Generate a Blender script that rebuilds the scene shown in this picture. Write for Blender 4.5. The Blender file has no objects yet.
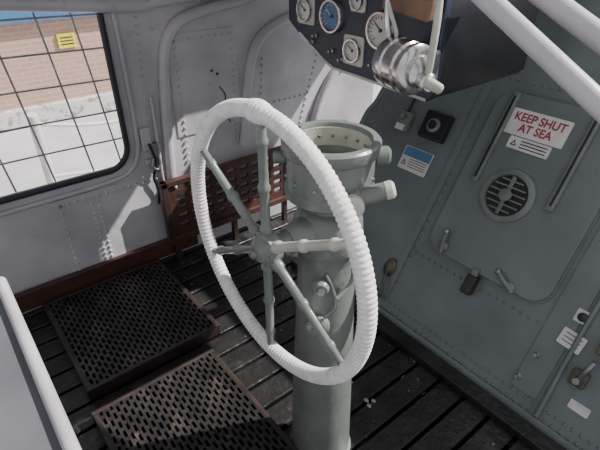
import bpy, bmesh, math, random
from mathutils import Vector, Matrix, Quaternion
random.seed(7)
S=bpy.context.scene
COL=S.collection

# ------------------------------------------------------------------ materials
def mat(name,c1,c2=None,rough=.5,metal=0,scale=6,bump=0.0,bscale=60,mix=.5,spec=None,detail=6,c3=None,c3amt=.6,c3scale=14,c3w=.06):
    m=bpy.data.materials.new(name); m.use_nodes=True
    nt=m.node_tree; b=nt.nodes['Principled BSDF']
    b.inputs['Roughness'].default_value=rough; b.inputs['Metallic'].default_value=metal
    tc=nt.nodes.new('ShaderNodeTexCoord')
    if c2 is None: c2=tuple(x*.8 for x in c1)
    n=nt.nodes.new('ShaderNodeTexNoise'); n.inputs['Scale'].default_value=scale; n.inputs['Detail'].default_value=detail
    nt.links.new(tc.outputs['Object'],n.inputs['Vector'])
    r=nt.nodes.new('ShaderNodeValToRGB')
    r.color_ramp.elements[0].position=.35; r.color_ramp.elements[1].position=.35+mix*.6
    r.color_ramp.elements[0].color=(*c2,1); r.color_ramp.elements[1].color=(*c1,1)
    nt.links.new(n.outputs['Fac'],r.inputs['Fac'])
    out=r.outputs['Color']
    if c3:
        n3=nt.nodes.new('ShaderNodeTexNoise'); n3.inputs['Scale'].default_value=c3scale; n3.inputs['Detail'].default_value=10
        n3.inputs['Roughness'].default_value=.75
        nt.links.new(tc.outputs['Object'],n3.inputs['Vector'])
        r3=nt.nodes.new('ShaderNodeValToRGB'); r3.color_ramp.elements[0].position=c3amt; r3.color_ramp.elements[1].position=c3amt+c3w
        nt.links.new(n3.outputs['Fac'],r3.inputs['Fac'])
        mx=nt.nodes.new('ShaderNodeMix'); mx.data_type='RGBA'
        nt.links.new(r3.outputs['Color'],mx.inputs[0]); nt.links.new(out,mx.inputs[6]); mx.inputs[7].default_value=(*c3,1)
        out=mx.outputs[2]
    nt.links.new(out,b.inputs['Base Color'])
    if bump:
        n2=nt.nodes.new('ShaderNodeTexNoise'); n2.inputs['Scale'].default_value=bscale; n2.inputs['Detail'].default_value=5
        nt.links.new(tc.outputs['Object'],n2.inputs['Vector'])
        bp=nt.nodes.new('ShaderNodeBump'); bp.inputs['Strength'].default_value=bump; bp.inputs['Distance'].default_value=.01
        nt.links.new(n2.outputs['Fac'],bp.inputs['Height']); nt.links.new(bp.outputs['Normal'],b.inputs['Normal'])
    return m
WHITE=mat('white_hull_paint',(.57,.54,.565),(.41,.39,.41),.38,scale=3.5,bump=.3,bscale=12,c3=(.27,.23,.21),c3amt=.60,c3scale=8,c3w=.16)
LAV=mat('locker_grey_paint',(.13,.13,.15),(.10,.10,.115),.5,scale=4,bump=.1)
GREEN=mat('grey_green_paint',(.165,.192,.188),(.125,.148,.146),.36,scale=4,bump=.12,bscale=22,c3=(.095,.105,.10),c3amt=.62,c3scale=8,c3w=.1)
GREEN2=mat('grey_green_fitting_paint',(.185,.203,.183),(.140,.158,.145),.27,scale=8,bump=.15,bscale=60,c3=(.085,.085,.07),c3amt=.66,c3scale=22)
PALE=mat('worn_pale_paint',(.56,.55,.47),(.42,.42,.36),.4,scale=14,bump=.08)
ROPE=mat('white_cord',(.90,.87,.84),(.74,.71,.68),.7,scale=40,bump=.3,bscale=260)
DARK=mat('black_enamel',(.018,.018,.021),(.012,.012,.014),.35,scale=8,bump=.05)
RUBBER=mat('window_rubber',(.02,.022,.03),None,.5)
BLUE=mat('navy_panel_paint',(.020,.030,.052),(.012,.019,.034),.38,scale=10,bump=.05,c3=(.08,.10,.13),c3amt=.66,c3scale=30)
CHROME=mat('worn_chrome',(.75,.73,.71),(.50,.48,.47),.2,metal=.95,scale=18,bump=.04)
STEEL=mat('dull_steel',(.36,.36,.36),(.24,.24,.24),.38,metal=.8,scale=18,bump=.05)
WIRE=mat('grey_wire',(.34,.34,.35),(.2,.2,.2),.5,scale=18)
BRASS=mat('tarnished_brass',(.15,.135,.105),(.07,.065,.05),.42,metal=.5,scale=20)
MAHOG=mat('mahogany',(.085,.036,.027),(.042,.021,.017),.4,scale=7,bump=.15,bscale=40)
MAHOG2=mat('dark_mahogany',(.048,.030,.025),(.022,.016,.014),.42,scale=12,bump=.15,bscale=40,c3=(.16,.12,.10),c3amt=.62,c3scale=14,c3w=.2)
FLOORM=mat('weathered_dark_planks',(.026,.025,.024),(.012,.0118,.012),.38,scale=7,bump=.55,bscale=34,c3=(.11,.098,.088),c3amt=.55,c3scale=6,c3w=.24)
BILGE=mat('dark_bilge',(.008,.008,.009),None,.8)
GRATE=mat('black_rubber_grating',(.034,.029,.027),(.014,.012,.012),.40,scale=11,bump=.25,bscale=90,c3=(.12,.09,.078),c3amt=.54,c3scale=10,c3w=.18)
SIGNW=mat('sign_white',(.72,.69,.67),(.58,.55,.53),.5,scale=12)
RED=mat('sign_red',(.40,.04,.06),None,.5)
BLUEL=mat('label_blue',(.08,.22,.40),None,.5)
INK=mat('ink_black',(.03,.03,.035),None,.5)
YEL=mat('sign_yellow',(.85,.70,.05),None,.5)
FACEW=mat('dial_white',(.66,.66,.62),None,.4)
FACEB=mat('dial_blue',(.08,.17,.32),None,.35)
COPPER=mat('rusty_wood_block',(.26,.15,.09),(.15,.085,.055),.6,scale=14,bump=.2)
CHIP=mat('paint_chips',(.36,.35,.33),None,.7)

def brickmat():
    m=bpy.data.materials.new('orange_brick'); m.use_nodes=True; nt=m.node_tree; b=nt.nodes['Principled BSDF']
    tc=nt.nodes.new('ShaderNodeTexCoord'); mp=nt.nodes.new('ShaderNodeMapping'); mp.inputs['Rotation'].default_value=(math.radians(90),0,0)
    br=nt.nodes.new('ShaderNodeTexBrick'); br.inputs['Scale'].default_value=1
    br.inputs['Brick Width'].default_value=.23; br.inputs['Row Height'].default_value=.075; br.inputs['Mortar Size'].default_value=.008
    br.inputs['Color1'].default_value=(.50,.31,.23,1); br.inputs['Color2'].default_value=(.44,.27,.20,1); br.inputs['Mortar'].default_value=(.48,.39,.34,1)
    nt.links.new(tc.outputs['Object'],mp.inputs['Vector']); nt.links.new(mp.outputs['Vector'],br.inputs['Vector']); nt.links.new(br.outputs['Color'],b.inputs['Base Color'])
    b.inputs['Roughness'].default_value=.85
    return m
BRICK=brickmat()
QUAY=mat('pale_quay_concrete',(.58,.55,.56),(.48,.46,.47),.9,scale=1.5)
BBLUE=mat('blue_fascia',(.06,.19,.40),None,.5)
GREYB=mat('plinth_blocks',(.62,.60,.59),(.30,.28,.28),.8,scale=9,mix=.2)

# ------------------------------------------------------------------ helpers
def empty(name,loc=(0,0,0),M=None):
    e=bpy.data.objects.new(name,None); COL.objects.link(e); e.empty_display_size=.1
    if M is not None: e.matrix_world=M
    else: e.location=loc
    return e
def add(name,bm,m,parent=None,smooth=False,mw=None):
    me=bpy.data.meshes.new(name); bmesh.ops.recalc_face_normals(bm,faces=bm.faces[:]); bm.to_mesh(me); bm.free()
    if smooth:
        for p in me.polygons: p.use_smooth=True
        try: me.set_sharp_from_angle(angle=math.radians(38))
        except Exception: pass
    o=bpy.data.objects.new(name,me); COL.objects.link(o)
    if m: me.materials.append(m)
    if parent: o.parent=parent
    if mw is not None: o.matrix_local=mw
    return o
def bm_box(bm,c,s,rot=None):
    M=Matrix.Translation(c)@(rot.to_4x4() if rot else Matrix())@Matrix.Diagonal((s[0],s[1],s[2],1))
    bmesh.ops.create_cube(bm,size=1,matrix=M)
def box(name,c,s,m,parent=None,bev=.003,rot=None,mw=None):
    bm=bmesh.new(); bm_box(bm,c,s,rot)
    if bev: bmesh.ops.bevel(bm,geom=bm.edges[:],offset=min(bev,min(s)*.4),segments=2,affect='EDGES',profile=.5)
    return add(name,bm,m,parent,False,mw)
def frame_z(p,d):
    q=Vector(d).to_track_quat('Z','Y'); return Matrix.Translation(p)@q.to_matrix().to_4x4()
def bm_lathe(bm,prof,M=Matrix(),n=40,cap=True):
    rings=[]
    for r,z in prof:
        rings.append([bm.verts.new(M@Vector((r*math.cos(2*math.pi*i/n),r*math.sin(2*math.pi*i/n),z))) for i in range(n)])
    for a,b in zip(rings,rings[1:]):
        for i in range(n): bm.faces.new((a[i],a[(i+1)%n],b[(i+1)%n],b[i]))
    if cap:
        bm.faces.new(rings[0][::-1]); bm.faces.new(rings[-1])
def lathe(name,prof,m,parent=None,p=(0,0,0),d=(0,0,1),n=40,cap=True):
    bm=bmesh.new(); bm_lathe(bm,prof,frame_z(p,d),n,cap); return add(name,bm,m,parent,True)
def cyl(name,p0,p1,r,m,parent=None,r2=None,n=24,bev=.15):
    p0=Vector(p0);p1=Vector(p1);L=(p1-p0).length; r2=r if r2 is None else r2; b=min(r,r2)*bev
    return lathe(name,[(r-b,0),(r,b),(r2,L-b),(r2-b,L)],m,parent,p0,p1-p0,n)
def bm_tube(bm,pts,r,n=12,closed=False,rf=None):
    pts=[Vector(p) for p in pts]; N=len(pts); rings=[]; up=None
    for i,p in enumerate(pts):
        if closed: t=pts[(i+1)%N]-pts[i-1]
        else: t=pts[min(i+1,N-1)]-pts[max(i-1,0)]
        t.normalize()
        if up is None:
            up=t.orthogonal().normalized()
        up=(up-t*up.dot(t)).normalized(); sd=t.cross(up)
        rr=rf(i) if rf else r
        rings.append([bm.verts.new(p+up*rr*math.cos(2*math.pi*k/n)+sd*rr*math.sin(2*math.pi*k/n)) for k in range(n)])
    rng=range(N) if closed else range(N-1)
    for i in rng:
        a=rings[i];b=rings[(i+1)%N]
        for k in range(n): bm.faces.new((a[k],a[(k+1)%n],b[(k+1)%n],b[k]))
    if not closed: bm.faces.new(rings[0][::-1]); bm.faces.new(rings[-1])
def smooth_path(pts,n=8):
    pts=[Vector(p) for p in pts]; out=[]
    Q=[pts[0]*2-pts[1]]+pts+[pts[-1]*2-pts[-2]]
    for i in range(1,len(Q)-2):
        for k in range(n):
            t=k/n; a,b,c,d=Q[i-1],Q[i],Q[i+1],Q[i+2]
            out.append(.5*((2*b)+(c-a)*t+(2*a-5*b+4*c-d)*t*t+(3*b-a-3*c+d)*t**3))
    out.append(pts[-1]); return out
def tube(name,pts,r,m,parent=None,n=12,sm=True,closed=False):
    bm=bmesh.new(); bm_tube(bm,smooth_path(pts) if sm else pts,r,n,closed); return add(name,bm,m,parent,True)
def rivets(name,pts,normal,m,parent,r=.006,h=.0035):
    bm=bmesh.new()
    for p in pts:
        bm_lathe(bm,[(r,-.001),(r*.92,h*.5),(r*.6,h*.9),(r*.15,h)],frame_z(p,normal),8)
    return add(name,bm,m,parent,True)
def line(a,b,step):
    a=Vector(a);b=Vector(b);n=max(1,int((b-a).length/step)); return [a.lerp(b,i/n) for i in range(n+1)]
def rrect(x0,y0,x1,y1,r,n=6):
    out=[]
    for cx,cy,a0 in ((x1-r,y1-r,0),(x0+r,y1-r,90),(x0+r,y0+r,180),(x1-r,y0+r,270)):
        for i in range(n+1):
            a=math.radians(a0+90*i/n); out.append((cx+r*math.cos(a),cy+r*math.sin(a)))
    return out
def plate(name,outline,th,m,parent,M=Matrix(),holes=(),bev=.0):
    cu=bpy.data.curves.new(name,'CURVE'); cu.dimensions='2D'; cu.fill_mode='BOTH'; cu.extrude=th/2; cu.bevel_depth=bev; cu.bevel_resolution=1
    for loop in (outline,*holes):
        sp=cu.splines.new('POLY'); sp.points.add(len(loop)-1)
        for p,q in zip(sp.points,loop): p.co=(q[0],q[1],0,1)
        sp.use_cyclic_u=True
    o=bpy.data.objects.new('tmp',cu); COL.objects.link(o)
    bpy.context.view_layer.update()
    dg=bpy.context.evaluated_depsgraph_get(); me=bpy.data.meshes.new_from_object(o.evaluated_get(dg))
    bpy.data.objects.remove(o); me.name=name; me.materials.clear(); me.materials.append(m)
    o=bpy.data.objects.new(name,me); COL.objects.link(o)
    if parent: o.parent=parent
    o.matrix_local=M@Matrix.Translation((0,0,th/2)); return o
def text(name,body,size,m,parent,M,ax='CENTER',sx=1,lh=1.0,off=.0006):
    cu=bpy.data.curves.new(name,'FONT'); cu.body=body; cu.size=size; cu.align_x=ax; cu.align_y='CENTER'; cu.extrude=.0006; cu.space_line=lh; cu.offset=off
    o=bpy.data.objects.new('tmp',cu); COL.objects.link(o); bpy.context.view_layer.update()
    dg=bpy.context.evaluated_depsgraph_get(); me=bpy.data.meshes.new_from_object(o.evaluated_get(dg)); bpy.data.objects.remove(o)
    me.materials.clear(); me.materials.append(m)
    o=bpy.data.objects.new(name,me); COL.objects.link(o); o.parent=parent; o.matrix_local=M@Matrix.Diagonal((sx,1,1,1)); return o
T=Matrix.Translation

# ------------------------------------------------------------------ floor
fl=empty('floor')
box('bilge_bottom',(.85,1.0,-.16),(3.0,3.2,.02),BILGE,fl,0)
bm=bmesh.new(); y=-.45
while y<2.2:
    w=.098; bm_box(bm,(.9,y+w/2,-.0125),(2.7,w,.025)); y+=w+.016
bmesh.ops.bevel(bm,geom=bm.edges[:],offset=.003,segments=1,affect='EDGES')
add('planks',bm,FLOORM,fl)
bm=bmesh.new()
for x in (-.2,.3,.85,1.3): bm_box(bm,(x,.9,-.065),(.06,2.7,.07))
add('joists',bm,MAHOG2,fl)
bm=bmesh.new()
for _ in range(90):
    x=random.uniform(.75,1.3);yy=random.uniform(.35,1.5) if random.random()<.7 else random.uniform(1.5,2.1)
    s=random.uniform(.0015,.004); bmesh.ops.create_icosphere(bm,subdivisions=1,radius=s,matrix=T((x,yy,s*.4))@Matrix.Diagonal((1,random.uniform(.5,1.5),.4,1)))
for x,yy in ((.98,.80),(1.0,.78),(.97,.775)):
    bmesh.ops.create_icosphere(bm,subdivisions=1,radius=.009,matrix=T((x,yy,.003))@Matrix.Diagonal((1,random.uniform(.6,1.6),.4,1)))
add('debris_chips',bm,CHIP,fl)
box('edge_board',(1.33,.65,.018),(.07,2.1,.034),FLOORM,fl,.004)

# ------------------------------------------------------------------ slotted gratings
def grating(x0,y0,x1,y1,name='slotted_floor_grating',zt=.06):
    e=empty(name,(x0,y0,0)); X=x1-x0;Y=y1-y0
    bm=bmesh.new()
    px=.0190; n=int(X/px); px=X/n
    for i in range(n+1): bm_box(bm,(i*px,Y/2,zt-.012),(.0088,Y,.022))
    pl=.048
    for i in range(n):
        o=(i%2)*pl/2; yy=o
        while yy<Y:
            bm_box(bm,((i+.5)*px,yy,zt-.012),(px,.017,.0205)); yy+=pl
    add('slotted_top',bm,GRATE,e)
    box('rim_far',(X/2,Y+.009,zt/2),(X+.04,.018,zt),MAHOG2,e,.004)
    box('rim_near',(X/2,-.009,zt/2),(X+.04,.018,zt),MAHOG2,e,.004)
    box('rim_left',(-.009,Y/2,zt/2),(.018,Y,zt),MAHOG2,e,.004)
    box('rim_right',(X+.009,Y/2,zt/2),(.018,Y,zt),MAHOG2,e,.004)
    box('tray',(X/2,Y/2,zt-.05),(X,Y,.012),BILGE,e,0)
    return e
grating(.14,1.50,.70,2.12)
grating(.12,.66,.60,1.36)

# ------------------------------------------------------------------ far white hull wall with the window (plane y=2.2)
wf=empty('wall_far',M=T((0,2.2,0))@Matrix.Rotation(math.radians(90),4,'X'))
win=rrect(-.62,.605,.69,1.42,.11,8)
plate('hull_plate',[(-1.0,-.2),(2.4,-.2),(2.4,1.80),(-1.0,1.80)],.02,WHITE,wf,T((0,0,-.02)),holes=[win])
def rib(name,pts,r=.026): tube(name,[(x,z,0.016) for x,z in pts],r,WHITE,wf,16)
rib('rib_1',[(.87,.30),(.885,.5),(.90,.74),(.925,1.0),(.955,1.14),(1.03,1.23),(1.17,1.27),(1.45,1.31)])
rib('rib_2',[(1.34,.55),(1.365,.7),(1.385,.86),(1.43,1.03),(1.50,1.12),(1.62,1.175),(1.85,1.23)])
rib('rib_3',[(1.80,.35),(1.87,.6),(1.95,.76),(2.05,.87),(2.2,.93),(2.34,.96)])
tube('top_stringer',[(-.9,1.50,.03),(.70,1.33,.03),(.95,1.335,.03),(1.4,1.36,.03)],.03,WHITE,wf,14)
box('lapped_panel',(.60,.30,.004),(.62,.46,.008),WHITE,wf,.002)
box('corner_plate',(1.15,.93,.003),(.38,.50,.006),WHITE,wf,.002)
tube('window_surround_bead',[(.745,1.34,.004),(.75,1.1,.004),(.748,.80,.004),(.735,.66,.004),(.68,.575,.004),(.55,.55,.004),(.2,.545,.004),(-.5,.545,.004)],.012,WHITE,wf)
pts=line((.33,.50,.009),(.88,.50,.009),.035)+line((.33,.10,.009),(.33,.50,.009),.035)+line((.86,.10,.009),(.86,.50,.009),.035)+line((.33,.12,.009),(.86,.12,.009),.035)
pts+=line((.47,.12,.009),(.47,.50,.009),.028)+line((.50,.12,.009),(.50,.50,.009),.028)
pts+=line((.80,.55,.002),(.84,1.30,.002),.035)+line((1.0,.55,.007),(1.0,1.15,.007),.035)+line((1.31,.6,.007),(1.31,1.15,.007),.035)+line((1.0,1.15,.007),(1.3,1.15,.007),.035)
pts+=line((1.46,.55,.002),(1.50,1.0,.002),.035)+line((1.75,.55,.002),(1.9,1.0,.002),.035)+line((1.12,1.31,.002),(2.0,1.33,.002),.04)+line((1.5,.75,.002),(1.8,.75,.002),.035)
rivets('rivets',pts,(0,0,1),WHITE,wf,.008,.008)
box('scuffed_bracket',(.785,.72,.012),(.05,.12,.024),WHITE,wf,.008)
box('bracket_tab',(.80,.60,.012),(.08,.03,.022),WHITE,wf,.008)
tube('dangling_cord',[(.79,.70,.03),(.81,.60,.035),(.785,.52,.03),(.80,.44,.025),(.79,.36,.02)],.006,DARK,wf)
tube('pipe_run',[(.845,.92,.015),(.84,.7,.02),(.835,.5,.02),(.85,.3,.02)],.008,WHITE,wf)
box('chain_plate',(.82,.66,.02),(.035,.07,.03),STEEL,wf,.006)
tube('shackle',[(.80,.62,.03),(.785,.585,.04),(.81,.56,.04),(.83,.59,.035),(.825,.63,.03)],.007,STEEL,wf)
for i,(x,z) in enumerate(((1.185,.985),(1.215,.965))): lathe('red_stain_plug_%d'%i,[(.007,0),(.007,.004),(.004,.006)],MAHOG,wf,(x,z,.006),(0,0,1),10)
tube('small_cable',[(1.22,.9,.008),(1.25,.85,.01),(1.24,.76,.01),(1.27,.70,.01)],.003,INK,wf,8)

# window surround and guard
w=empty('window_1',M=wf.matrix_world.copy())
bm=bmesh.new(); bm_tube(bm,[(x,y,.008) for x,y in win],.014,10,closed=True); add('rubber_seal',bm,RUBBER,w,True)
gd=empty('wire_window_guard',M=wf.matrix_world.copy())
def wire(n,a,b,r=.0044,bow=.0):
    mx_=(a[0]+b[0])/2; my_=(a[1]+b[1])/2+bow
    tube(n,[(a[0],a[1],-.10),(mx_,my_,-.10),(b[0],b[1],-.10)],r,WIRE,gd,8)
for i,z in enumerate((.70,.84,.99,1.13,1.27,1.40)): wire('bar_h%d'%i,(-.7,z-.03),(.76,z+.01),bow=.03)
for i,x in enumerate((-.40,-.22,-.04,.14,.31,.49,.63)): wire('bar_v%d'%i,(x+.05,.58),(x-.045,1.46),bow=.0)
bm=bmesh.new(); bm_tube(bm,[(x,y,-.10) for x,y in rrect(-.7,.57,.76,1.47,.1,6)],.007,8,closed=True); add('guard_frame',bm,WIRE,gd,True)
for i,(x,z) in enumerate(((.76,.75),(.76,1.25),(-.7,.75),(-.7,1.25),(.2,.57))): box('standoff_%d'%i,(x,z,-.06),(.014,.014,.09),WIRE,gd,.002)

# mahogany trim + slotted panel
box('trim_1',(.40,2.175,.085),(1.15,.03,.10),MAHOG,None,.004)
pn=empty('mahogany_slatted_panel',M=T((0,2.10,0))@Matrix.Rotation(math.radians(90),4,'X'))
holes=[]
for r_ in range(5):
    for c_ in range(9):
        x=.86+c_*.078; z=.225+r_*.055; holes.append(rrect(x,z,x+.055,z+.028,.008,3))
plate('slotted_board',[(.80,.16),(1.60,.16),(1.60,.50),(.80,.50)],.018,MAHOG,pn,T((0,0,-.02)),holes)
box('top_rail',(1.2,.495,-.005),(.84,.03,.04),MAHOG,pn,.004)
box('bottom_rail',(1.2,.165,-.005),(.84,.035,.04),MAHOG,pn,.004)
box('left_stile',(.80,.33,-.005),(.035,.36,.04),MAHOG2,pn,.004)
box('right_stile',(1.60,.33,-.005),(.035,.36,.04),MAHOG2,pn,.004)
for i,x in enumerate((.83,1.2,1.57)): box('foot_%d'%i,(x,.075,-.02),(.03,.155,.03),MAHOG2,pn,.003)
for i,x in enumerate((.83,1.57)): box('wall_cleat_%d'%i,(x,.42,-.055),(.03,.05,.09),MAHOG2,pn,.003)

# ------------------------------------------------------------------ green sloping bulkhead
th=math.atan(.588)
vv=Vector((math.sin(th),0,math.cos(th))); uu=Vector((0,-1,0)); nn=Vector((-math.cos(th),0,math.sin(th)))
GM=Matrix(((uu.x,vv.x,nn.x,1.38),(uu.y,vv.y,nn.y,0),(uu.z,vv.z,nn.z,0),(0,0,0,1)))
wr=empty('wall_right',M=GM)
plate('bulkhead_plate',[(-1.69,-.06),(.5,-.06),(.5,1.95),(-1.62,1.95),(-1.67,1.0),(-1.71,.8)],.02,GREEN,wr,T((0,0,-.02)))
pts=line((-1.66,.05,0),(.3,.05,0),.03)+line((-1.66,.085,0),(.3,.085,0),.03)
pts+=line((-1.10,.10,0),(-1.10,1.35,0),.045)+line((-.445,.10,0),(-.445,.35,0),.03)
pts+=line((-.38,.10,0),(-.38,1.3,0),.045)+line((-1.08,.36,0),(-.45,.36,0),.035)+line((-1.08,1.22,0),(-.4,1.22,0),.035)
rivets('rivets',pts,(0,0,1),GREEN,wr,.0068,.0065)
box('foot_angle',(-.68,.02,.006),(2.0,.045,.012),GREEN,wr,.002)
box('seam_strip_1',(-.41,.70,.003),(.10,1.2,.006),GREEN,wr,.001)
box('seam_strip_2',(-1.125,.70,.003),(.035,1.2,.006),GREEN,wr,.001)
tube('conduit',[(-.33,.05,.012),(-.34,.5,.012),(-.33,1.0,.012),(-.32,1.4,.012)],.009,GREEN,wr)
tube('edge_bead',[(-1.69,.0,0),(-1.71,.8,0),(-1.67,1.0,0),(-1.62,1.6,0)],.014,GREEN,wr)

# hatch door
hd=empty('door_1',M=GM)
hole=rrect(-1.04,.42,-.49,1.16,.075,8)
plate('hatch_seal',rrect(-1.05,.41,-.48,1.17,.08,8),.008,GREEN2,hd,T((0,0,.001)))
plate('hatch_leaf',hole,.022,GREEN,hd,T((0,0,.006)),bev=.003)
plate('hatch_pressing',rrect(-1.0,.46,-.53,1.12,.06,8),.002,GREEN,hd,T((0,0,.0285)))
lathe('vent_ring',[(.112,0),(.112,.010),(.100,.016),(.088,.016),(.084,.004)],GREEN2,hd,(-.81,.755,.030),(0,0,1),48)
lathe('vent_well',[(.085,0),(.085,.004)],DARK,hd,(-.81,.755,.031),(0,0,1),48)
for i in range(6):
    yy=.755+(-.0625+i*.025); hw=math.sqrt(max(.0001,.078**2-(yy-.755)**2))
    box('vent_louvre_%d'%i,(-.81,yy,.040),(2*hw,.008,.010),GREEN2,hd,.003)
box('vent_bar',(-.81,.755,.042),(.016,.165,.012),GREEN2,hd,.003)
lathe('vent_centre',[(.026,0),(.026,.010),(.014,.014)],GREEN2,hd,(-.81,.755,.046),(0,0,1),24)
for i,x in enumerate((-.965,-.635)):
    box('strap_%d'%i,(x,.96,.040),(.030,.40,.022),GREEN2,hd,.006)
    box('strap_slot_%d'%i,(x,.96,.0515),(.009,.36,.004),DARK,hd,.001)
def dog(i,x,y,a):
    e=hd
    lathe('dog_boss_%d'%i,[(.022,0),(.022,.014),(.014,.022)],GREEN2,e,(x,y,.028),(0,0,1),20)
    d=Vector((math.cos(math.radians(a)),math.sin(math.radians(a)),0))
    p=Vector((x,y,.048)); tube('dog_arm_%d'%i,[p-d*.03,p,p+d*.035+Vector((0,0,.006)),p+d*.065],.009,GREEN2,e)
    lathe('dog_knob_%d'%i,[(.004,-.012),(.012,-.006),(.012,.006),(.004,.012)],STEEL,e,p+d*.068,d,14)
dog(0,-.955,.45,100);dog(1,-.63,.43,150)
box('clip_block',(-.775,.36,.03),(.045,.085,.045),MAHOG2,hd,.006)
box('clip_tongue',(-.775,.41,.035),(.028,.05,.02),GREEN2,hd,.004)

def plaque(nm,cx,cy,wd,ht,zoff,m=SIGNW,rot=0):
    e=empty(nm,M=GM@T((cx,cy,zoff))@Matrix.Rotation(math.radians(rot),4,'Z'))
    plate('plate',rrect(-wd/2,-ht/2,wd/2,ht/2,.005,3),.003,m,e); return e
sg=plaque('keep_shut_at_sea_sign',-.828,1.048,.245,.108,.031)
text('lettering','KEEP SHUT\nAT SEA',.047,RED,sg,T((0,.0,.0035)),sx=.92,lh=.92,off=.0011)
s2=plaque('hatch_instruction_label',-.825,.965,.175,.050,.031)
for i in range(3): box('text_line_%d'%i,(.02,.013-i*.013,.0036),(.11,.004,.001),INK,s2,0)
plate('symbol',[(-.075,-.012),(-.049,-.012),(-.062,.012)],.001,INK,s2,T((0,0,.003)),holes=[[(-.069,-.008),(-.055,-.008),(-.062,.005)]])
s3=plaque('safety_label',-1.30,.745,.165,.115,.002)
box('blue_header',(.0,.032,.0035),(.155,.045,.001),BLUEL,s3,0)
for i in range(4): box('text_line_%d'%i,(.02,-.001-i*.012,.0036),(.10,.0035,.001),INK,s3,0)
plate('warning_symbol',[(-.072,-.035),(-.044,-.035),(-.058,-.008)],.001,INK,s3,T((0,0,.003)),holes=[[(-.066,-.031),(-.050,-.031),(-.058,-.016)]])
s4=plaque('small_white_label',-.355,.365,.085,.065,.007,rot=-4)
for i in range(3): box('text_line_%d'%i,(0,.018-i*.016,.0036),(.06,.003,.001),INK,s4,0)
s5=plaque('small_white_label',-.23,.165,.07,.035,.002)
s6=plaque('round_switch_plate',-.36,.46,.055,.05,.007); lathe('knob',[(.017,0),(.017,.012),(.009,.018)],INK,s6,(0,0,.003),(0,0,1),20)

jb=empty('square_junction_box',M=GM)
box('base',(-1.27,.925,.018),(.14,.13,.036),DARK,jb,.008)
lathe('round_cover',[(.034,0),(.034,.010),(.026,.016)],GREEN2,jb,(-1.27,.925,.034),(0,0,1),28)
lathe('cover_cap',[(.020,0),(.020,.006)],DARK,jb,(-1.27,.925,.050),(0,0,1),20)
sw=empty('toggle_switch_box',M=GM)
box('body',(-1.45,.90,.016),(.075,.10,.032),GREEN2,sw,.006); lathe('toggle',[(.014,0),(.012,.02)],STEEL,sw,(-1.45,.92,.03),(0,0,1),16)
box('label',(-1.45,.87,.033),(.05,.03,.002),SIGNW,sw,0)
tube('cable',[(-1.45,.95,.015),(-1.45,1.05,.012),(-1.42,1.3,.012)],.006,DARK,sw)
hk=empty('hanging_hook',M=GM)
bm=bmesh.new(); bm_lathe(bm,[(.032,0),(.032,.012),(.02,.022),(.006,.024)],T((-1.165,.235,0))@Matrix.Diagonal((1,1.45,1,1)),28); add('back_plate',bm,BRASS,hk,True)
tube('loop',[(-1.165,.225,.022),(-1.15,.17,.035),(-1.135,.12,.035),(-1.14,.085,.03),(-1.16,.09,.025),(-1.165,.12,.025)],.006,BRASS,hk)
lv=empty('lever_catch',M=GM)
for i,(x,y) in enumerate(((-.275,.26),(-.245,.40))):
    box('base_%d'%i,(x,y,.015),(.055,.06,.03),BRASS,lv,.005)
    tube('arm_%d'%i,[(x,y,.03),(x+.01,y+.04,.045),(x+.02,y+.085,.05)],.009,STEEL,lv)
    lathe('ring_%d'%i,[(.012,0),(.014,.006),(.012,.012)],STEEL,lv,(x,y-.01,.03),(0,0,1),16)
st=empty('rigging_screw',M=GM)
for i,(x,y) in enumerate(((-.43,.25),(-.45,.14))):
    lathe('stud_%d'%i,[(.012,0),(.012,.010),(.007,.016),(.007,.03)],STEEL,st,(x,y,.001),(0,0,1),14)

# ------------------------------------------------------------------ pedestal with compass bowl
ax,ay=.719,.780
pd=empty('steering_pedestal',(ax,ay,0))
lathe('column',[(.112,0),(.112,.010),(.104,.016),(.104,.05),(.097,.30),(.087,.60),(.079,.84),(.079,.87),(.090,.885),(.090,.90),(.093,.93),(.090,.965),(.076,.992),(.062,1.0),(.060,1.035)],GREEN2,pd,n=64)
bw=[(.064,1.025),(.100,1.03),(.113,1.04),(.113,1.058),(.108,1.063),(.108,1.145),(.116,1.150),(.119,1.155),(.119,1.178),(.114,1.183),(.099,1.183),(.096,1.178),(.096,1.13),(.090,1.125),(.086,1.10)]
lathe('compass_bowl',bw,GREEN2,pd,n=72,cap=False)
lathe('bowl_liner',[(.0955,1.10),(.0955,1.172),(.092,1.172),(.090,1.105),(.084,1.10)],PALE,pd,n=64,cap=False)
lathe('compass_card',[(.096,1.080),(.096,1.092),(.05,1.094)],GREEN2,pd,n=48)
lathe('gimbal_ring',[(.074,1.093),(.074,1.108),(.066,1.108),(.066,1.093)],STEEL,pd,n=48,cap=False)
for i in range(16):
    a=i*math.pi/8; cyl('liner_tab_%d'%i,(.093*math.cos(a),.093*math.sin(a),1.15),(.086*math.cos(a),.086*math.sin(a),1.15),.004,STEEL,pd,n=8)
for i in range(12):
    a=i*math.pi/6; lathe('bowl_screw_%d'%i,[(.005,0),(.004,.004)],STEEL,pd,(.108*math.cos(a),.108*math.sin(a),1.09),(math.cos(a),math.sin(a),0),10)
rt=Vector((.78,-.625,0)); fw=Vector((-.68,-.73,0))
def P(r_,f_,z): v=rt*r_+fw*f_; return Vector((v.x,v.y,z))
cyl('arm_right',P(.035,.085,1.055),P(.135,.085,1.085),.026,GREEN2,pd,.021)
cyl('arm_right_tip',P(.125,.085,1.082),P(.152,.085,1.090),.022,PALE,pd,.022,bev=.3)
cyl('arm_collar',P(.05,.085,1.06),P(.075,.085,1.067),.031,GREEN2,pd)
lathe('arm_end',[(.028,0),(.028,.016),(.018,.022)],PALE,pd,P(.055,.105,1.058),fw,24)
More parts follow.
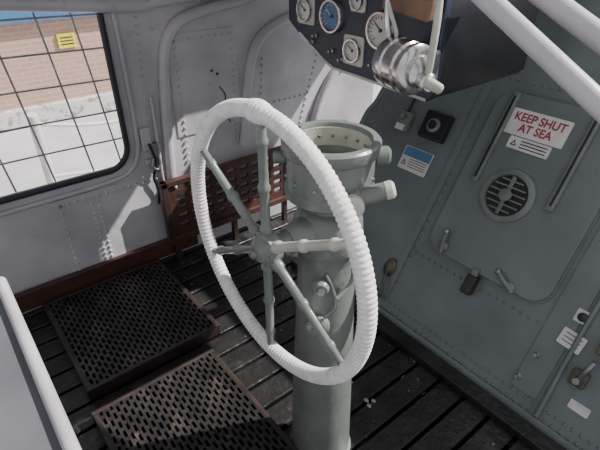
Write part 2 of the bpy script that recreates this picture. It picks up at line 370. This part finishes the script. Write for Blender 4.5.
cyl('lug_right',P(.105,-.01,1.13),P(.145,-.01,1.13),.024,GREEN2,pd,bev=.25)
cyl('lug_left',P(-.105,.0,1.13),P(-.138,.0,1.13),.015,GREEN2,pd,bev=.25)
cyl('rim_hinge',P(-.04,-.118,1.17),P(.04,-.118,1.17),.012,GREEN2,pd)
cyl('arm_back',P(.03,-.10,1.08),P(.12,-.13,1.09),.02,GREEN2,pd)
for i,(r_,z,rr) in enumerate(((-.012,.80,.024),(-.018,.665,.034))):
    lathe('boss_%d'%i,[(rr,0),(rr,.022),(rr*.75,.030),(rr*.5,.031)],GREEN2,pd,P(r_,.074 if i==0 else .078,z),fw,28)
    lathe('boss_nut_%d'%i,[(rr*.45,0),(rr*.45,.01)],STEEL,pd,P(r_,.103,z),fw,6)
tube('grease_pipe',[P(.0,.085,.84),P(.02,.095,.80),P(.03,.095,.74),P(.0,.098,.70)],.004,STEEL,pd)
tube('lower_pipe',[P(.05,.06,.90),P(.07,.075,.86),P(.065,.075,.80),P(.03,.10,.77)],.006,GREEN2,pd)
hz=.945
cyl('shaft_housing',(-.06,.0,hz),(-.135,.0,hz),.046,GREEN2,pd,.036)

# ------------------------------------------------------------------ ship's wheel  (plane x=.52)
wx,wy=.522,.778; Rr=.332; wz=hz+.006
wh=empty('ships_steering_wheel',(wx,wy,wz))
N=1800
def rf(i):
    a=i/N*2*math.pi
    b=.0178+.0019*abs(math.sin(i*math.pi/10))
    d=(a-math.pi/2+.03)
    if abs(d)<.10: b+=.0060*math.cos(d/.10*math.pi/2)
    return b
bm=bmesh.new(); bm_tube(bm,[(0,Rr*math.cos(i/N*2*math.pi),Rr*math.sin(i/N*2*math.pi)) for i in range(N)],.02,16,True,rf)
o=add('cord_bound_rim',bm,ROPE,wh,True)
for k in range(6):
    a=math.radians(90+60*k); d=Vector((0,math.cos(a),math.sin(a))); L=Rr-.01
    pf=[(.012,.03),(.0155,.05),(.0155,.060),(.0115,.066),(.0115,.150),(.0145,.156),(.0145,.166),(.011,.172),(.011,.19),(.0105,.26),(.0135,.266),(.0135,.275),(.0105,.28),(.0098,L)]
    lathe('spoke_%d'%(k+1),pf,PALE if k==1 else GREEN2,wh,(0,0,0),d,20)
lathe('hub',[(.0,-.03),(.022,-.03),(.034,-.02),(.046,-.016),(.046,.012),(.034,.018),(.026,.028),(.016,.034),(.0,.036)],GREEN2,wh,(0,0,0),(-1,0,0),40,cap=False)
for k in range(6):
    a=math.radians(120+60*k); lathe('hub_bolt_%d'%k,[(.006,0),(.005,.006)],STEEL,wh,(-.012,.037*math.cos(a),.037*math.sin(a)),(-1,0,0),8)
cyl('shaft',(.0,0,0),(.13,0,0),.022,GREEN2,wh)
lathe('hub_nut',[(.012,0),(.012,.010),(.008,.014)],GREEN2,wh,(-.033,0,0),(-1,0,0),6)

# ------------------------------------------------------------------ instrument pod
ip=empty('instrument_panel')
FM=Matrix(((0,0,-1,1.22),(-1,0,0,0),(0,1,0,0),(0,0,0,1)))
outl=[(-1.56,1.30),(-1.50,1.26),(-1.36,1.185),(-1.30,1.165),(-.88,1.15),(-.86,1.17),(-.86,1.62),(-1.56,1.62)]
plate('fascia',outl,.02,BLUE,ip,FM,bev=.003)
plate('case',outl,.50,DARK,ip,FM@T((0,0,-.50)))
plate('lower_lip',[(-1.50,1.258),(-1.36,1.183),(-1.30,1.163),(-.88,1.148),(-.88,1.157),(-1.30,1.172),(-1.355,1.193),(-1.49,1.266)],.026,PALE,ip,FM)
def gauge(i,y,z,r,face,sq=False,bez=CHROME):
    if sq: plate('gauge_mount_%d'%i,rrect(-y-r*1.2,z-r*1.2,-y+r*1.2,z+r*1.2,.01,4),.008,PALE,ip,FM@T((0,0,.02)))
    M=FM@T((-y,z,.02)); p=M.translation; d=(-1,0,0)
    lathe('gauge_bezel_%d'%i,[(r,0),(r,.016),(r*.95,.022),(r*.84,.022),(r*.82,.010)],bez,ip,p,d,40,cap=False)
    lathe('gauge_face_%d'%i,[(r*.9,.004),(r*.9,.010)],face,ip,p,d,40)
    bm=bmesh.new()
    for k in range(17):
        a=math.radians(-45+k*270/16); L=r*.12 if k%4 else r*.2
        c=Vector(((r*.76-L/2)*math.cos(a),(r*.76-L/2)*math.sin(a),.0115)); bm_box(bm,c,(L,r*.035,.001),Matrix.Rotation(a,3,'Z'))
    a=math.radians(140); bm_box(bm,(r*.25*math.cos(a),r*.25*math.sin(a),.0135),(r*.7,r*.06,.001),Matrix.Rotation(a,3,'Z'))
    add('gauge_marks_%d'%i,bm,INK if face is FACEW else FACEW,ip,mw=M)
    lathe('gauge_pivot_%d'%i,[(r*.1,.011),(r*.1,.015)],INK,ip,p,d,12)
gauge(1,1.455,1.345,.040,FACEW,True)
gauge(2,1.31,1.34,.056,FACEB)
gauge(3,1.20,1.245,.040,FACEW,True)
gauge(4,1.08,1.325,.058,FACEW)
gauge(5,1.19,1.40,.028,FACEW,True)
for i,(y,z) in enumerate(((1.40,1.265),(1.31,1.225),(1.26,1.205),(1.11,1.215),(1.04,1.20),(1.42,1.24),(1.38,1.43))):
    lathe('switch_%d'%i,[(.011,0),(.011,.008),(.006,.012),(.005,.022)],STEEL,ip,(1.20,y,z),(-1,0,0),14)
for i,(y,z) in enumerate(((1.34,1.262),(1.12,1.24),(1.47,1.29))): box('tag_%d'%i,(1.199,y,z),(.003,.05,.013),SIGNW,ip,.0)
for i,y in enumerate((.95,1.45)): box('hanger_%d'%i,(1.95,y,1.45),(.50,.05,.04),GREEN2,ip,.004)

# ------------------------------------------------------------------ engine control (twin chrome drums)
ec=empty('engine_throttle_control',(1.09,.90,1.27))
prof=[(.05,-.055),(.066,-.052),(.070,-.045),(.070,-.018),(.064,-.014),(.064,-.008),(.070,-.004),(.070,.030),(.064,.036),(.064,.040),(.070,.044),(.070,.060),(.060,.070),(.045,.072)]
ecd=Vector((-.15,-1,-.05))
lathe('twin_drum',prof,CHROME,ec,(0,0,0),ecd,48)
lathe('end_boss',[(.045,0),(.045,.015),(.030,.024),(.012,.03)],CHROME,ec,ecd.normalized()*.07,ecd,32)
box('mount',(.065,.0,-.01),(.085,.11,.09),STEEL,ec,.01)
e0=ecd.normalized()*.105
tube('lever',[e0+Vector((0,0,-.02)),e0+Vector((0,-.005,.05)),e0+Vector((.01,.0,.14)),e0+Vector((.03,.02,.24))],.010,PALE,ec)
lathe('lever_knuckle',[(.02,-.018),(.027,-.012),(.027,.012),(.02,.018)],CHROME,ec,e0+Vector((0,0,-.02)),(-.3,-1,0),24)
tube('lever_left',[Vector((-.0,.05,.05)),Vector((-.01,.06,.12)),Vector((0,.08,.22))],.009,CHROME,ec)
cyl('lever_grip',e0+Vector((-.02,-.01,-.01)),e0+Vector((.0,-.055,-.03)),.016,PALE,ec,.014,bev=.4)
box('wooden_block',(.05,.03,.16),(.05,.17,.075),COPPER,ec,.006,rot=Matrix.Rotation(math.radians(6),3,'X'))
box('block_stay',(.09,.03,.18),(.04,.05,.03),STEEL,ec,.004)
tube('block_cable',[(.01,.09,.19),(-.01,.06,.15),(-.005,.03,.09),(.0,.03,.065)],.006,PALE,ec)

# ------------------------------------------------------------------ handrails / canopy tubes upper right
hr=empty('canopy_handrail')
tube('rail',[(1.0,.80,1.575),(1.0,.61,1.468),(1.0,.313,1.300),(1.0,-.1,1.065)],.0225,WHITE,hr,20,sm=False)
hr2=empty('canopy_handrail')
tube('rail',[(1.36,.80,1.51),(1.36,.70,1.46),(1.36,.42,1.325),(1.36,-.1,1.06)],.030,WHITE,hr2,20,sm=False)

# ------------------------------------------------------------------ near side locker (left)
lk=empty('side_locker')
box('body',(-.21,.50,.40),(.44,1.56,.80),LAV,lk,.02)
tube('edge_rail',[(.0,-.25,.81),(.0,.4,.81),(.0,1.26,.81)],.014,WHITE,lk,14)

# ------------------------------------------------------------------ outside
box('ground',(2,12,-1.25),(60,19,.1),QUAY,None,0)
bd=empty('brick_building')
box('brick_wall',(2,9.0,.0),(30,.4,3.6),BRICK,bd,0)
box('fascia',(2,8.74,.62),(30,.12,.5),BBLUE,bd,0)
box('plinth',(2,8.72,-1.05),(30,.16,.28),GREYB,bd,0)
box('roof_slab',(2,9.6,2.0),(30,2.5,.4),BBLUE,bd,0)
ys=empty('yellow_notice_sign')
box('plate',(2.15,8.775,.03),(.28,.02,.22),YEL,ys,0)
for i in range(3): box('print_%d'%i,(2.15,8.763,.08-i*.05),(.20,.006,.018),INK,ys,0)
pf=empty('chain_fence')
cyl('post',(.78,5.2,-1.2),(.75,5.0,.1),.05,SIGNW,pf)
cyl('post_b',(3.0,5.2,-1.2),(3.0,5.2,.0),.05,SIGNW,pf)
tube('chain',[(.75,5.0,.0),(1.3,5.1,-.15),(1.9,5.15,-.2),(2.5,5.15,-.15),(3.0,5.2,-.05)],.02,SIGNW,pf)
tube('chain_low',[(.77,5.1,-.6),(1.9,5.15,-.75),(3.0,5.2,-.6)],.02,SIGNW,pf)

# ------------------------------------------------------------------ unseen roof added to shade the far wall, hole shapes its sun patch
plate('shade_roof',[(-1.0,1.0),(2.8,1.0),(2.8,2.25),(-1.0,2.25)],.03,WHITE,None,T((0,0,1.80)),holes=[rrect(1.93,1.38,2.22,1.72,.03)])

# ------------------------------------------------------------------ light
wd=bpy.data.worlds.new('sky'); S.world=wd; wd.use_nodes=True
bg=wd.node_tree.nodes['Background']; bg.inputs['Color'].default_value=(.92,.94,1,1); bg.inputs['Strength'].default_value=.80
sun=bpy.data.lights.new('sun','SUN'); sun.energy=9.0; sun.angle=.01; sun.color=(1,.97,.93)
so=bpy.data.objects.new('sun',sun); COL.objects.link(so)
d=Vector((-.70,.35,-.75)); so.rotation_euler=d.to_track_quat('-Z','Y').to_euler()

# ------------------------------------------------------------------ camera
cd=bpy.data.cameras.new('camera'); cam=bpy.data.objects.new('camera',cd); COL.objects.link(cam)
Fv=Vector((.530,.661,-.530)).normalized(); Rv=Vector((.780,-.625,0)).normalized(); Uv=Rv.cross(Fv)
cam.matrix_world=Matrix(((Rv.x,Uv.x,-Fv.x,0),(Rv.y,Uv.y,-Fv.y,0),(Rv.z,Uv.z,-Fv.z,1.6),(0,0,0,1)))
cd.sensor_width=36; cd.lens=476/600*36; cd.clip_start=.02
S.camera=cam
